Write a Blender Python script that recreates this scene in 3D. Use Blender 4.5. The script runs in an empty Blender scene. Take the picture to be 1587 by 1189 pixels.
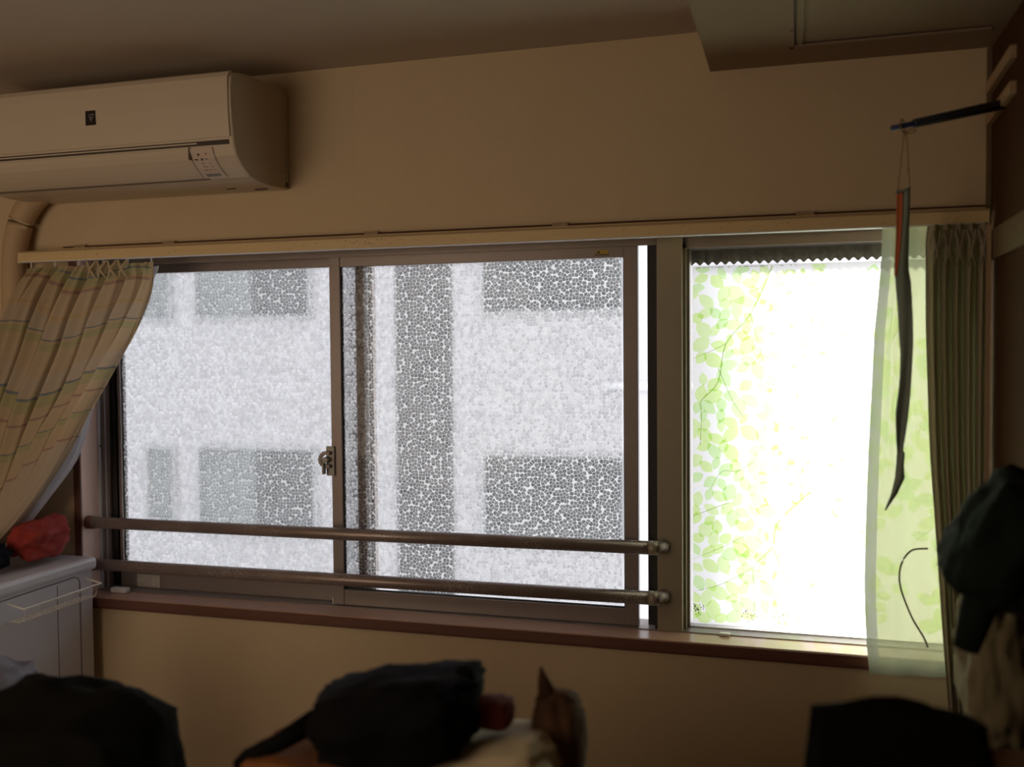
import bpy, bmesh, math, random
from mathutils import Vector, Matrix, noise
random.seed(7)
sc = bpy.context.scene
COL = sc.collection
# ------------------------------------------------------------------ camera, world, sun, exposure
cam = bpy.data.objects.new('camera', bpy.data.cameras.new('camera')); COL.objects.link(cam)
yaw, pitch, roll = .28583, -.03421, -.00813
fw = Vector((-math.sin(yaw)*math.cos(pitch), math.cos(yaw)*math.cos(pitch), math.sin(pitch)))
rt = Vector((math.cos(yaw), math.sin(yaw), 0)); up = rt.cross(fw)
rt, up = rt*math.cos(roll)+up*math.sin(roll), -rt*math.sin(roll)+up*math.cos(roll)
M = Matrix((rt, up, -fw)).transposed().to_4x4(); M.translation = Vector((0, -2.6, 1.64))
cam.matrix_world = M
cam.data.sensor_width = 36; cam.data.lens = 1503.4/1587*36; cam.data.clip_start = .02
cam.data.dof.use_dof = True; cam.data.dof.focus_distance = 2.75; cam.data.dof.aperture_fstop = 1.3
sc.camera = cam
w = bpy.data.worlds.new('overcast_sky'); sc.world = w; w.use_nodes = True
bg = w.node_tree.nodes['Background']; bg.inputs[0].default_value = (.95, .97, 1, 1); bg.inputs[1].default_value = 3.15
sun = bpy.data.objects.new('sun', bpy.data.lights.new('sun', 'SUN')); COL.objects.link(sun)
sun.data.energy = 20; sun.data.angle = math.radians(7); sun.data.color = (1, .98, .94)
sun.rotation_euler = Vector((0.0, -1, -.78)).to_track_quat('-Z', 'Y').to_euler(); sun.location = (0, 9, 9)
def area(name, loc, target, size, power, color):
    l = bpy.data.objects.new(name, bpy.data.lights.new(name, 'AREA')); COL.objects.link(l)
    l.data.shape = 'DISK'; l.data.size = size; l.data.energy = power; l.data.color = color
    l.location = loc; l.rotation_euler = (Vector(target)-Vector(loc)).to_track_quat('-Z', 'Y').to_euler(); return l
area('added_warm_fill', (-2.1, -2.9, 1.5), (-1.45, 0, 1.45), 1.5, 16, (1, .77, .55))  # added warm fill, no lamp seen; brightens the left of the window wall
vs = sc.view_settings; vs.view_transform = 'Standard'; vs.look = 'None'; vs.gamma = 1; vs.exposure = 0; vs.use_curve_mapping = False
sc.cycles.use_denoising = True
sc.cycles.max_bounces = 10; sc.cycles.transparent_max_bounces = 24; sc.cycles.transmission_bounces = 8; sc.cycles.diffuse_bounces = 5
sc.cycles.sample_clamp_indirect = 6

# ------------------------------------------------------------------ node helpers, materials
def srgb(r, g, b):
    f = lambda c: (c/255/12.92) if c/255 <= .04045 else ((c/255+.055)/1.055)**2.4
    return (f(r), f(g), f(b), 1)
def newmat(name):
    m = bpy.data.materials.new(name); m.use_nodes = True; nt = m.node_tree; nt.nodes.clear()
    return m, nt, nt.nodes.new('ShaderNodeOutputMaterial')
def N(nt, t, **kw):
    n = nt.nodes.new(t)
    for k, v in kw.items():
        if k.startswith('i_'): n.inputs[int(k[2:]) if k[2:].isdigit() else k[2:]].default_value = v
        else: setattr(n, k, v)
    return n
def plain(name, col, rough=.6, var=.10, scale=12, metal=0, bump=0, bscale=200, spec=.4, stretch=(1, 1, 1)):
    m, nt, out = newmat(name); L = nt.links
    tc = N(nt, 'ShaderNodeTexCoord'); mp = N(nt, 'ShaderNodeMapping'); mp.inputs['Scale'].default_value = stretch
    L.new(tc.outputs['Object'], mp.inputs[0])
    nz = N(nt, 'ShaderNodeTexNoise'); nz.inputs['Scale'].default_value = scale; nz.inputs['Detail'].default_value = 5
    L.new(mp.outputs[0], nz.inputs['Vector'])
    mx = N(nt, 'ShaderNodeMix', data_type='RGBA'); L.new(nz.outputs[0], mx.inputs[0])
    c = Vector(col[:3]); a = c*(1-var); b = c*(1+var)
    mx.inputs[6].default_value = (*a, 1); mx.inputs[7].default_value = (*[min(x, 1) for x in b], 1)
    p = N(nt, 'ShaderNodeBsdfPrincipled'); L.new(mx.outputs[2], p.inputs['Base Color'])
    p.inputs['Roughness'].default_value = rough; p.inputs['Metallic'].default_value = metal; p.inputs['Specular IOR Level'].default_value = spec
    if bump:
        n2 = N(nt, 'ShaderNodeTexNoise'); n2.inputs['Scale'].default_value = bscale; n2.inputs['Detail'].default_value = 3
        L.new(mp.outputs[0], n2.inputs['Vector'])
        bp = N(nt, 'ShaderNodeBump'); bp.inputs['Strength'].default_value = bump; bp.inputs['Distance'].default_value = .002
        L.new(n2.outputs[0], bp.inputs['Height']); L.new(bp.outputs[0], p.inputs['Normal'])
    L.new(p.outputs[0], out.inputs[0]); return m
MT = {}
MT['wallpaper'] = plain('cream_wallpaper', (.62, .50, .34, 1), .85, .06, 5, bump=.35, bscale=260, spec=.15)
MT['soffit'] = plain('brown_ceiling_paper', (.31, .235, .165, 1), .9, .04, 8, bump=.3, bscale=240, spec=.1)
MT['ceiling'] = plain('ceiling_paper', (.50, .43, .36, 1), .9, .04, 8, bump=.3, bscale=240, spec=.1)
MT['floor'] = plain('brown_wood_floor', (.20, .12, .07, 1), .5, .2, 6, stretch=(1, 8, 1))
MT['sillwood'] = plain('reddish_sill_wood', (.42, .25, .19, 1), .25, .14, 9, stretch=(1, 12, 12), spec=.6)
MT['silldark'] = plain('dark_red_wood_edge', (.15, .065, .045, 1), .5, .15, 9, stretch=(1, 12, 12))
MT['jamb'] = plain('pinkish_jamb_wood', (.80, .58, .50, 1), .6, .06, 12, stretch=(8, 8, 1))
MT['trim'] = plain('cream_painted_wood', (.70, .54, .30, 1), .5, .08, 20, stretch=(.4, 4, 4))
MT['speck'] = plain('dark_specks', (.13, .08, .04, 1), .8)
MT['groove_shade'] = plain('dark_groove_shade', (.10, .05, .035, 1), .9)
MT['alu'] = plain('bronze_aluminium', (.25, .21, .20, 1), .38, .07, 30, metal=.35, spec=.5)
MT['alu2'] = plain('grey_bronze_mullion', (.31, .275, .215, 1), .42, .06, 25, metal=.25)
MT['aludark'] = plain('dark_aluminium_channel', (.035, .033, .035, 1), .5, .1, 30, metal=.2)
MT['alulight'] = plain('light_grey_strip', (.62, .63, .68, 1), .5, .05, 30)
MT['whiteplas'] = plain('white_plastic', (.72, .72, .72, 1), .4, .03, 20)
MT['rubber'] = plain('black_rubber', (.02, .02, .02, 1), .7)
MT['steel'] = plain('worn_steel', (.30, .29, .28, 1), .4, .1, 40, metal=.3)
MT['ac'] = plain('yellowed_white_plastic', (.58, .50, .40, 1), .38, .03, 4, spec=.45)
MT['ac_side'] = plain('yellowed_plastic_side', (.48, .40, .30, 1), .5, .04, 4)
MT['ac_dark'] = plain('dark_plastic_slot', (.05, .035, .028, 1), .6)
MT['ac_disp'] = plain('pinkish_white_display', (.60, .50, .44, 1), .3, .02, 10)
MT['ink'] = plain('dark_print', (.05, .035, .03, 1), .6)
MT['inkgrey'] = plain('grey_print', (.22, .17, .14, 1), .6)
MT['lcd'] = plain('grey_green_lcd', (.20, .22, .20, 1), .3)
MT['logo'] = plain('black_badge', (.018, .012, .014, 1), .35)
MT['silver'] = plain('silver_print', (.35, .33, .36, 1), .4)
MT['pipe'] = plain('beige_duct', (.52, .38, .24, 1), .6, .05, 8)
MT['facade'] = None
MT['winglass_out'] = plain('dark_far_glass', (.075, .08, .085, 1), .5, .15, 3)
MT['winglass_out2'] = plain('grey_far_curtain_glass', (.16, .175, .18, 1), .5, .1, 3)
MT['recess'] = plain('dark_recess_panel', (.075, .075, .08, 1), .8, .2, 4)
MT['far_frame'] = plain('far_window_frame', (.35, .36, .38, 1), .6)
MT['concrete'] = plain('concrete_ground', (.35, .35, .34, 1), .9, .15, 2)
MT['moss'] = plain('mossy_grey_corrugated_sheet', (.10, .09, .06, 1), .9, .7, 55)
MT['blue'] = plain('blue_metal_rod', (.03, .05, .16, 1), .4)
MT['navy'] = plain('dark_blue_grey_rod', (.035, .042, .06, 1), .4)
MT['twine'] = plain('brown_twine', (.22, .13, .05, 1), .9)
MT['ribbon_or'] = plain('orange_ribbon', (.62, .17, .07, 1), .8, .1, 20)
MT['darkwood'] = plain('dark_brown_cabinet_wood', (.065, .030, .014, 1), .8, .3, 5, spec=.1, stretch=(4, 4, .5))
MT['cleatwood'] = plain('dim_brown_wood', (.17, .125, .075, 1), .8, .1, 10, spec=.1)
MT['beigewood'] = plain('beige_wood_rail', (.40, .29, .18, 1), .6, .1, 10)
MT['boxplas'] = plain('lilac_grey_plastic', (.66, .66, .74, 1), .35, .03, 6)
MT['wire'] = plain('white_coated_wire', (.80, .78, .74, 1), .4)
MT['red'] = plain('red_cloth', (.30, .035, .028, 1), .85, .15, 15)
MT['navycloth'] = plain('navy_cloth', (.008, .009, .014, 1), .9, .2, 15, spec=.08)
MT['blackcloth'] = plain('black_nylon', (.005, .005, .006, 1), .8, .3, 20, bump=.3, bscale=300, spec=.08)
MT['black'] = plain('black_fabric', (.005, .005, .004, 1), .9, .3, 20, spec=.08)
MT['darkred'] = plain('dark_red_cloth', (.12, .015, .012, 1), .85, .15, 15)
MT['orange'] = plain('orange_brown_cloth', (.22, .08, .02, 1), .85, .2, 15)
MT['creamcloth'] = plain('cream_cloth', (.52, .44, .30, 1), .85, .08, 15)
MT['brown'] = plain('brown_fur_cloth', (.085, .04, .02, 1), .95, .3, 40)
MT['greendark'] = plain('dark_green_cloth', (.010, .016, .013, 1), .9, .25, 12, spec=.1)
MT['plumcloth'] = plain('plum_grey_plastic_film', (.17, .16, .20, 1), .5, .15, 12)
MT['olivecloth'] = plain('olive_beige_cloth', (.20, .17, .10, 1), .9, .12, 12)
MT['sticker'] = plain('pale_grey_label', (.52, .49, .46, 1), .6)
MT['yellow'] = plain('yellow_label', (.45, .32, .05, 1), .6)

def glass(name, tint=.93):
    m, nt, out = newmat(name); L = nt.links
    t = N(nt, 'ShaderNodeBsdfTransparent'); t.inputs[0].default_value = (tint, tint, tint, 1)
    g = N(nt, 'ShaderNodeBsdfGlossy'); g.inputs['Roughness'].default_value = .03
    fr = N(nt, 'ShaderNodeFresnel'); fr.inputs[0].default_value = 1.3
    mx = N(nt, 'ShaderNodeMixShader'); L.new(fr.outputs[0], mx.inputs[0]); L.new(t.outputs[0], mx.inputs[1]); L.new(g.outputs[0], mx.inputs[2])
    L.new(mx.outputs[0], out.inputs[0]); return m
MT['glass'] = glass('clear_glass')

def dot_film():
    m, nt, out = newmat('pebble_pattern_film'); L = nt.links
    tc = N(nt, 'ShaderNodeTexCoord'); mp = N(nt, 'ShaderNodeMapping'); mp.inputs['Rotation'].default_value = (math.pi/2, 0, 0)
    L.new(tc.outputs['Object'], mp.inputs[0])
    def vor(feat):
        v = N(nt, 'ShaderNodeTexVoronoi', voronoi_dimensions='2D', feature=feat); v.inputs['Scale'].default_value = 95; v.inputs['Randomness'].default_value = .92
        L.new(mp.outputs[0], v.inputs['Vector']); return v
    ve = vor('DISTANCE_TO_EDGE'); vf = vor('F1')
    r1 = N(nt, 'ShaderNodeMapRange'); r1.inputs[1].default_value = .02; r1.inputs[2].default_value = .07; L.new(ve.outputs['Distance'], r1.inputs[0])
    r2 = N(nt, 'ShaderNodeMapRange'); r2.inputs[1].default_value = .64; r2.inputs[2].default_value = .55; L.new(vf.outputs['Distance'], r2.inputs[0])
    sep = N(nt, 'ShaderNodeSeparateColor'); L.new(vf.outputs['Color'], sep.inputs[0])
    # a few joints are skipped so that neighbouring pebbles merge
    mg = N(nt, 'ShaderNodeMath', operation='MINIMUM'); L.new(r1.outputs[0], mg.inputs[0]); L.new(r2.outputs[0], mg.inputs[1])
    cl = N(nt, 'ShaderNodeMapRange'); cl.inputs[3].default_value = .84; cl.inputs[4].default_value = .96; L.new(sep.outputs[0], cl.inputs[0])
    dens = N(nt, 'ShaderNodeMath', operation='MULTIPLY'); L.new(mg.outputs[0], dens.inputs[0]); L.new(cl.outputs[0], dens.inputs[1])
    tr = N(nt, 'ShaderNodeBsdfTransparent'); pass
    tm = N(nt, 'ShaderNodeMapRange'); tm.inputs[3].default_value = .60; tm.inputs[4].default_value = .90; L.new(sep.outputs[1], tm.inputs[0])
    tcb = N(nt, 'ShaderNodeCombineColor'); [L.new(tm.outputs[0], tcb.inputs[i]) for i in range(3)]; L.new(tcb.outputs[0], tr.inputs[0])
    tl = N(nt, 'ShaderNodeBsdfTranslucent'); tl.inputs[0].default_value = (.97, .97, .98, 1)
    df = N(nt, 'ShaderNodeBsdfDiffuse'); df.inputs[0].default_value = (.5, .5, .5, 1)
    m0 = N(nt, 'ShaderNodeMixShader'); m0.inputs[0].default_value = .08; L.new(tl.outputs[0], m0.inputs[1]); L.new(df.outputs[0], m0.inputs[2])
    mx = N(nt, 'ShaderNodeMixShader'); L.new(dens.outputs[0], mx.inputs[0]); L.new(m0.outputs[0], mx.inputs[1]); L.new(tr.outputs[0], mx.inputs[2])
    L.new(mx.outputs[0], out.inputs[0]); return m
MT['dots'] = dot_film()

def sheet(name, transp, transl, col, dcol=None, vary=0, stripes=None, holes=0, tcol=(1, 1, 1, 1)):
    """cloth: transp = see-through share, transl = translucent share of the rest"""
    m, nt, out = newmat(name); L = nt.links
    tl = N(nt, 'ShaderNodeBsdfTranslucent'); tl.inputs[0].default_value = col
    df = N(nt, 'ShaderNodeBsdfDiffuse'); df.inputs[0].default_value = dcol or col
    m0 = N(nt, 'ShaderNodeMixShader'); m0.inputs[0].default_value = transl; L.new(df.outputs[0], m0.inputs[1]); L.new(tl.outputs[0], m0.inputs[2])
    if stripes:
        uv = N(nt, 'ShaderNodeUVMap'); sp = N(nt, 'ShaderNodeSeparateXYZ'); L.new(uv.outputs[0], sp.inputs[0])
        nz = N(nt, 'ShaderNodeTexNoise'); nz.inputs['Scale'].default_value = 6; L.new(uv.outputs[0], nz.inputs['Vector'])
        cr = N(nt, 'ShaderNodeValToRGB'); cr.color_ramp.interpolation = 'CONSTANT'
        els = cr.color_ramp.elements
        while len(els) > 1: els.remove(els[0])
        els[0].position = 0; els[0].color = stripes[0][1]
        for p, c in stripes[1:]:
            e = els.new(p); e.color = c
        L.new(sp.outputs[1], cr.inputs[0])
        wv = N(nt, 'ShaderNodeTexWave', bands_direction='Y'); wv.inputs['Scale'].default_value = 260; wv.inputs['Distortion'].default_value = 1.5
        L.new(uv.outputs[0], wv.inputs['Vector'])
        mr = N(nt, 'ShaderNodeMapRange'); mr.inputs[3].default_value = .88; mr.inputs[4].default_value = 1.0; L.new(wv.outputs[0], mr.inputs[0])
        mm = N(nt, 'ShaderNodeMix', data_type='RGBA', blend_type='MULTIPLY'); mm.inputs[0].default_value = 1
        L.new(cr.outputs[0], mm.inputs[6]); L.new(mr.outputs[0], mm.inputs[7])
        L.new(mm.outputs[2], tl.inputs[0]); L.new(mm.outputs[2], df.inputs[0])
    tr = N(nt, 'ShaderNodeBsdfTransparent'); tr.inputs[0].default_value = tcol
    mx = N(nt, 'ShaderNodeMixShader'); mx.inputs[0].default_value = transp
    L.new(m0.outputs[0], mx.inputs[1]); L.new(tr.outputs[0], mx.inputs[2]); L.new(mx.outputs[0], out.inputs[0])
    if holes:
        tc = N(nt, 'ShaderNodeTexCoord'); ck = N(nt, 'ShaderNodeTexNoise'); ck.inputs['Scale'].default_value = holes; L.new(tc.outputs['Object'], ck.inputs[0])
        mr = N(nt, 'ShaderNodeMapRange'); mr.inputs[1].default_value = .35; mr.inputs[2].default_value = .65; mr.inputs[3].default_value = transp-.12; mr.inputs[4].default_value = transp+.12
        L.new(ck.outputs[0], mr.inputs[0]); L.new(mr.outputs[0], mx.inputs[0])
    return m
base_c = (.68, .55, .38, 1); grn = (.56, .53, .31, 1); blu = (.27, .31, .35, 1); pnk = (.50, .34, .28, 1); org = (.66, .50, .28, 1); lil = (.66, .57, .45, 1)
ST = [(0, base_c), (.018, grn), (.040, blu), (.047, grn), (.082, org), (.088, pnk), (.098, base_c), (.175, org), (.182, base_c), (.195, lil),
      (.235, blu), (.242, base_c), (.250, grn), (.268, base_c), (.34, lil), (.395, base_c), (.402, blu), (.409, grn), (.445, base_c), (.475, pnk), (.484, base_c),
      (.56, blu), (.566, grn), (.585, base_c), (.66, pnk), (.667, lil)]
MT['plaid'] = sheet('plaid_cotton', 0, .36, base_c, stripes=ST)
MT['lace'] = sheet('green_tinged_sheer', .12, .30, (.36, .40, .27, 1), dcol=(.52, .55, .42, 1), holes=0, tcol=(.76, .80, .50, 1))
MT['lacehem'] = sheet('sheer_hem', .03, .25, (.36, .40, .31, 1), dcol=(.5, .52, .42, 1))
MT['lacewhite'] = sheet('white_sheer', .25, .5, (.62, .62, .68, 1))
MT['drape'] = sheet('taupe_drape', 0, .16, (.36, .31, .23, 1))
MT['ribbon'] = sheet('dark_grey_ribbon', 0, .10, (.36, .40, .34, 1), dcol=(.30, .37, .33, 1))
MT['leaffilm'] = sheet('frosted_white_film', 0, .93, (.95, .95, .95, 1))
def tint(name, col):
    m, nt, out = newmat(name); t = N(nt, 'ShaderNodeBsdfTransparent'); t.inputs[0].default_value = col
    # printed ink with faint mottling
    tc = N(nt, 'ShaderNodeTexCoord'); nz = N(nt, 'ShaderNodeTexNoise'); nz.inputs['Scale'].default_value = 60
    mx = N(nt, 'ShaderNodeMix', data_type='RGBA'); mx.inputs[6].default_value = [c*.95 for c in col[:3]]+[1]; mx.inputs[7].default_value = [min(1, c*1.05) for c in col[:3]]+[1]
    nt.links.new(tc.outputs['Object'], nz.inputs[0]); nt.links.new(nz.outputs[0], mx.inputs[0]); nt.links.new(mx.outputs[2], t.inputs[0])
    nt.links.new(t.outputs[0], out.inputs[0]); return m
MT['leafA'] = tint('leaf_ink_green', (.76, .93, .45, 1))
MT['leafB'] = tint('leaf_ink_pale', (.79, .94, .52, 1))
MT['leafC'] = tint('leaf_ink_mint', (.72, .92, .52, 1))
MT['twigink'] = tint('twig_ink', (.58, .70, .40, 1))
MT['mould'] = plain('mould_specks', (.10, .11, .03, 1), .9)

def facade_mat():
    m, nt, out = newmat('white_lined_siding'); L = nt.links
    tc = N(nt, 'ShaderNodeTexCoord'); br = N(nt, 'ShaderNodeTexBrick'); mp = N(nt, 'ShaderNodeMapping'); mp.inputs['Rotation'].default_value = (math.pi/2, 0, 0)
    L.new(tc.outputs['Object'], mp.inputs[0]); L.new(mp.outputs[0], br.inputs[0])
    br.inputs['Scale'].default_value = 10; br.inputs['Brick Width'].default_value = 6; br.inputs['Row Height'].default_value = .30; br.inputs['Mortar Size'].default_value = .022
    br.inputs['Color1'].default_value = (.45, .45, .475, 1); br.inputs['Color2'].default_value = (.42, .42, .45, 1); br.inputs['Mortar'].default_value = (.27, .26, .28, 1)
    p = N(nt, 'ShaderNodeBsdfPrincipled'); p.inputs['Roughness'].default_value = .8; L.new(br.outputs[0], p.inputs[0]); L.new(p.outputs[0], out.inputs[0]); return m
MT['facade'] = facade_mat()

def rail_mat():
    m, nt, out = newmat('bronze_tube_painted_glare'); L = nt.links
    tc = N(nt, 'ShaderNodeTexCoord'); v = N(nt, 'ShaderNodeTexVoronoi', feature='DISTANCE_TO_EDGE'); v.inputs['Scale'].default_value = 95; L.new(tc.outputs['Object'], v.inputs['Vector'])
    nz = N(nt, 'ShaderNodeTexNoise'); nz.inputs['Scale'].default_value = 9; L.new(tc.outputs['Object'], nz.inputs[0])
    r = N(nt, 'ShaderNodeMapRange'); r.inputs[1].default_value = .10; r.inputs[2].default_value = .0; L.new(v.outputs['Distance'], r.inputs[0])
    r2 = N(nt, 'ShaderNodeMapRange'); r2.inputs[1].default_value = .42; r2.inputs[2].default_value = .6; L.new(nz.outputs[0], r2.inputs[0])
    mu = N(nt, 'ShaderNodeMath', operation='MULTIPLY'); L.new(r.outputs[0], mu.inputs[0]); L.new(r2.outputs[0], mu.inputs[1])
    mx = N(nt, 'ShaderNodeMix', data_type='RGBA'); L.new(mu.outputs[0], mx.inputs[0]); mx.inputs[6].default_value = (.27, .215, .20, 1); mx.inputs[7].default_value = (.50, .45, .43, 1)  # glare of the pebble film on the tubes, painted in as pale cell edges
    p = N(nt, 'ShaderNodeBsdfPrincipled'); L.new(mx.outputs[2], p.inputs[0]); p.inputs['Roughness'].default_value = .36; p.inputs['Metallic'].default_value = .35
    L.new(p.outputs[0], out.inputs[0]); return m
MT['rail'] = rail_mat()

# ------------------------------------------------------------------ geometry helpers
def obj(name, bm, mat, parent=None, smooth=False):
    me = bpy.data.meshes.new(name); bm.normal_update(); bm.to_mesh(me); bm.free()
    if smooth:
        for p in me.polygons: p.use_smooth = True
    me.materials.append(MT[mat] if isinstance(mat, str) else mat)
    o = bpy.data.objects.new(name, me); COL.objects.link(o)
    if parent is not None:
        o.parent = parent; o.matrix_parent_inverse = Matrix.Translation(-parent.location) if parent.type == 'EMPTY' else Matrix()
    return o
def root(name, loc, label, cat, group=None):
    o = bpy.data.objects.new(name, None); COL.objects.link(o); o.location = loc; o.empty_display_size = .05
    o['label'] = label; o['category'] = cat
    if group: o['group'] = group
    return o
def tag(o, label, cat, group=None):
    o['label'] = label; o['category'] = cat
    if group: o['group'] = group
    return o
def struct(o): o['kind'] = 'structure'; return o
def bx(bm, x0, x1, y0, y1, z0, z1, bev=0):
    r = bmesh.ops.create_cube(bm, size=1); vs_ = r['verts']
    for v in vs_: v.co = Vector((x0+(v.co.x+.5)*(x1-x0), y0+(v.co.y+.5)*(y1-y0), z0+(v.co.z+.5)*(z1-z0)))
    if bev:
        es = list({e for v in vs_ for e in v.link_edges})
        bmesh.ops.bevel(bm, geom=es, offset=bev, segments=2, affect='EDGES', profile=.5)
    return bm
def B(*a, bev=0):
    bm = bmesh.new(); bx(bm, *a, bev=bev); return bm
def MBX(boxes, bev=0):
    bm = bmesh.new()
    for b in boxes: bx(bm, *b, bev=bev)
    return bm
def tube(bm, pts, r, n=12, cap=True):
    pts = [Vector(p) for p in pts]; rings = []
    for i, p in enumerate(pts):
        d = (pts[min(i+1, len(pts)-1)]-pts[max(i-1, 0)]).normalized()
        a = d.cross(Vector((0, 0, 1))) if abs(d.z) < .9 else d.cross(Vector((1, 0, 0)))
        a.normalize(); b = d.cross(a); rr = r[i] if isinstance(r, (list, tuple)) else r
        rings.append([bm.verts.new(p+(a*math.cos(2*math.pi*k/n)+b*math.sin(2*math.pi*k/n))*rr) for k in range(n)])
    for A, Bq in zip(rings, rings[1:]):
        for k in range(n): bm.faces.new((A[k], A[(k+1) % n], Bq[(k+1) % n], Bq[k]))
    if cap: bm.faces.new(rings[0][::-1]); bm.faces.new(rings[-1])
    bmesh.ops.recalc_face_normals(bm, faces=bm.faces)
    return bm
def T(pts, r, n=12): return tube(bmesh.new(), pts, r, n)
def grid(fn, nu, nv, uvf=None):
    bm = bmesh.new(); uvl = bm.loops.layers.uv.new('UVMap') if uvf else None
    V = [[bm.verts.new(fn(i/nu, j/nv)) for i in range(nu+1)] for j in range(nv+1)]
    for j in range(nv):
        for i in range(nu):
            f = bm.faces.new((V[j][i], V[j+1][i], V[j+1][i+1], V[j][i+1]))
            if uvf:
                for l, (a, b) in zip(f.loops, ((i, j), (i, j+1), (i+1, j+1), (i+1, j))): l[uvl].uv = uvf(a/nu, b/nv)
    return bm
def interp(A, t):
    t = max(0, min(1, t))*(len(A)-1); i = min(int(t), len(A)-2); f = t-i
    # catmull-rom
    p0 = A[max(i-1, 0)]; p1 = A[i]; p2 = A[i+1]; p3 = A[min(i+2, len(A)-1)]
    return Vector([.5*(2*b+(c-a)*f+(2*a-5*b+4*c-d)*f*f+(3*b-a-3*c+d)*f**3) for a, b, c, d in zip(p0, p1, p2, p3)])
def blob(c, s, seed=0, amp=.15, fr=2.2, sub=4, box=.35, rot=(0, 0, 0)):
    """soft cloth lump: cube-sphere between box and ellipsoid with folds"""
    bm = bmesh.new(); bmesh.ops.create_cube(bm, size=2)
    bmesh.ops.subdivide_edges(bm, edges=bm.edges, cuts=2**sub-1, use_grid_fill=True)
    from mathutils import Euler
    R = Euler(rot).to_matrix()
    for v in bm.verts:
        q = v.co.copy(); sph = q.normalized(); q = q*box+sph*(1-box)
        n = noise.fractal(q*fr+Vector((seed*7.3, seed*3.1, 1)), .8, 2, 3)
        q += sph*n*amp
        v.co = Vector(c)+R @ Vector((q.x*s[0], q.y*s[1], q.z*s[2]))
    return bm

# ================================================================== STRUCTURE
WX0, WX1 = -2.235, .42; ZS, ZT = .83, 1.975
struct(obj('wall_back', MBX([(-2.9, WX0, 0, .16, 0, 2.467), (WX1, 1.05, 0, .16, 0, 2.467), (WX0, WX1, 0, .16, 0, ZS), (WX0, WX1, 0, .16, ZT, 2.467)]), 'wallpaper'))
struct(obj('wall_left', B(-3.0, -2.9, -4.2, .16, 0, 2.467), 'wallpaper'))
struct(obj('wall_right', B(1.0, 1.1, -4.2, 0, 0, 2.467), 'wallpaper'))
struct(obj('wall_front', B(-3.0, 1.1, -4.3, -4.2, 0, 2.467), 'wallpaper'))
struct(obj('floor', B(-3.0, 1.1, -4.3, .16, -.1, 0), 'floor'))
struct(obj('ceiling', B(-3.0, 1.1, -4.3, .16, 2.467, 2.6), 'ceiling'))
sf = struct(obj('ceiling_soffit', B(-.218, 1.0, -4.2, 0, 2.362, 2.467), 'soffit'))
hp = obj('hatch_frame', MBX([(-.018, -.008, -1.0, -.155, 2.356, 2.3625), (-.002, .012, -1.0, -.155, 2.358, 2.3625), (-.018, .42, -.172, -.155, 2.356, 2.3625)]), 'soffit', sf)
obj('hatch_gap', B(-.0078, -.0022, -1.0, -.165, 2.3605, 2.3635), 'ac_dark', sf)
obj('hatch_gap', B(.012, .42, -.178, -.172, 2.3605, 2.3635), 'ac_dark', sf)
obj('screw', T([(-.0125, -.30, 2.354), (-.0125, -.30, 2.357)], .0035, 8), 'speck', sf)
# wallpaper seam
struct(obj('trim_1', B(-1.2405, -1.2393, -.0006, 0, 1.985, 2.467), 'trim'))
# head casing + solid dark strip coloured like the shade in a groove above
hc = struct(obj('trim_2', B(-2.30, .436, -.030, 0, 1.945, 1.976, bev=.002), 'trim'))
obj('groove_shade_strip', B(-2.255, .436, -.012, 0, 1.9762, 1.983), 'groove_shade', hc)
for X in (-2.19, -1.86, -1.18, -.62, .02):
    obj('clip', B(X-.022, X+.022, -.016, -.002, 1.975, 1.986, bev=.001), 'beigewood', hc)
# sill board
sl = struct(obj('trim_3', B(-2.236, .43, -.022, .10, ZS+.006, .862, bev=.003), 'sillwood'))
obj('sill_nosing', B(-2.236, .43, -.0245, -.0215, ZS+.002, .8585, bev=.001), 'silldark', sl)
obj('sill_underside_strip', B(-2.23, .42, -.016, 0, ZS-.006, ZS+.005), 'silldark', sl)
# left jamb lining
jb = struct(obj('trim_4', B(-2.236, -2.214, -.004, .082, .862, 1.945), 'jamb'))
obj('jamb_edge', B(-2.238, -2.212, -.010, -.003, .862, 1.945, bev=.001), 'silldark', jb)
obj('weather_strip', B(-2.214, -2.208, .076, .086, .862, 1.945), 'alulight', jb)
obj('screw', T([(-2.2085, .081, 1.335), (-2.2070, .081, 1.335)], .004, 8), 'speck', jb)
struct(obj('trim_5', B(.41, .43, -.004, .082, .862, 1.945), 'jamb'))

# ---- aluminium outer frame
wf = struct(obj('window_1', MBX([(-2.21, .41, .05, .16, 1.944, 1.975), (-2.21, .41, .062, .16, .845, .8645)]), 'alu'))
obj('head_rail_step', MBX([(-2.21, -.37, .066, .074, 1.925, 1.945), (-.30, .41, .085, .16, 1.915, 1.945)]), 'alu', wf)
obj('left_jamb_frame', MBX([(-2.214, -2.200, .086, .16, .862, 1.945), (-2.200, -2.188, .098, .108, .862, 1.945), (-2.188, -2.170, .130, .16, .862, 1.945)]), 'alu', wf)
obj('jamb_channel', B(-2.203, -2.160, .112, .155, .862, 1.945), 'aludark', wf)
obj('jamb_bright_edge', B(-2.1995, -2.197, .094, .098, .862, 1.945), 'alulight', wf)
obj('mullion', B(-.368, -.300, .060, .16, .855, 1.945, bev=.0015), 'alu2', wf)
obj('mullion_channel', MBX([(-.400, -.368, .105, .16, .862, 1.945), (-.376, -.3675, .068, .106, .862, 1.945)]), 'aludark', wf)
obj('mullion_step', MBX([(-.3005, -.292, .085, .16, .862, 1.93), (-.293, -.284, .108, .16, .862, 1.93)]), 'alu2', wf)
obj('fixed_pane', B(-.286, .405, .135, .138, .866, 1.92), 'glass', wf)
obj('fixed_pane_bottom_bead', B(-.286, .405, .112, .135, .8645, .868), 'whiteplas', wf)

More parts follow.
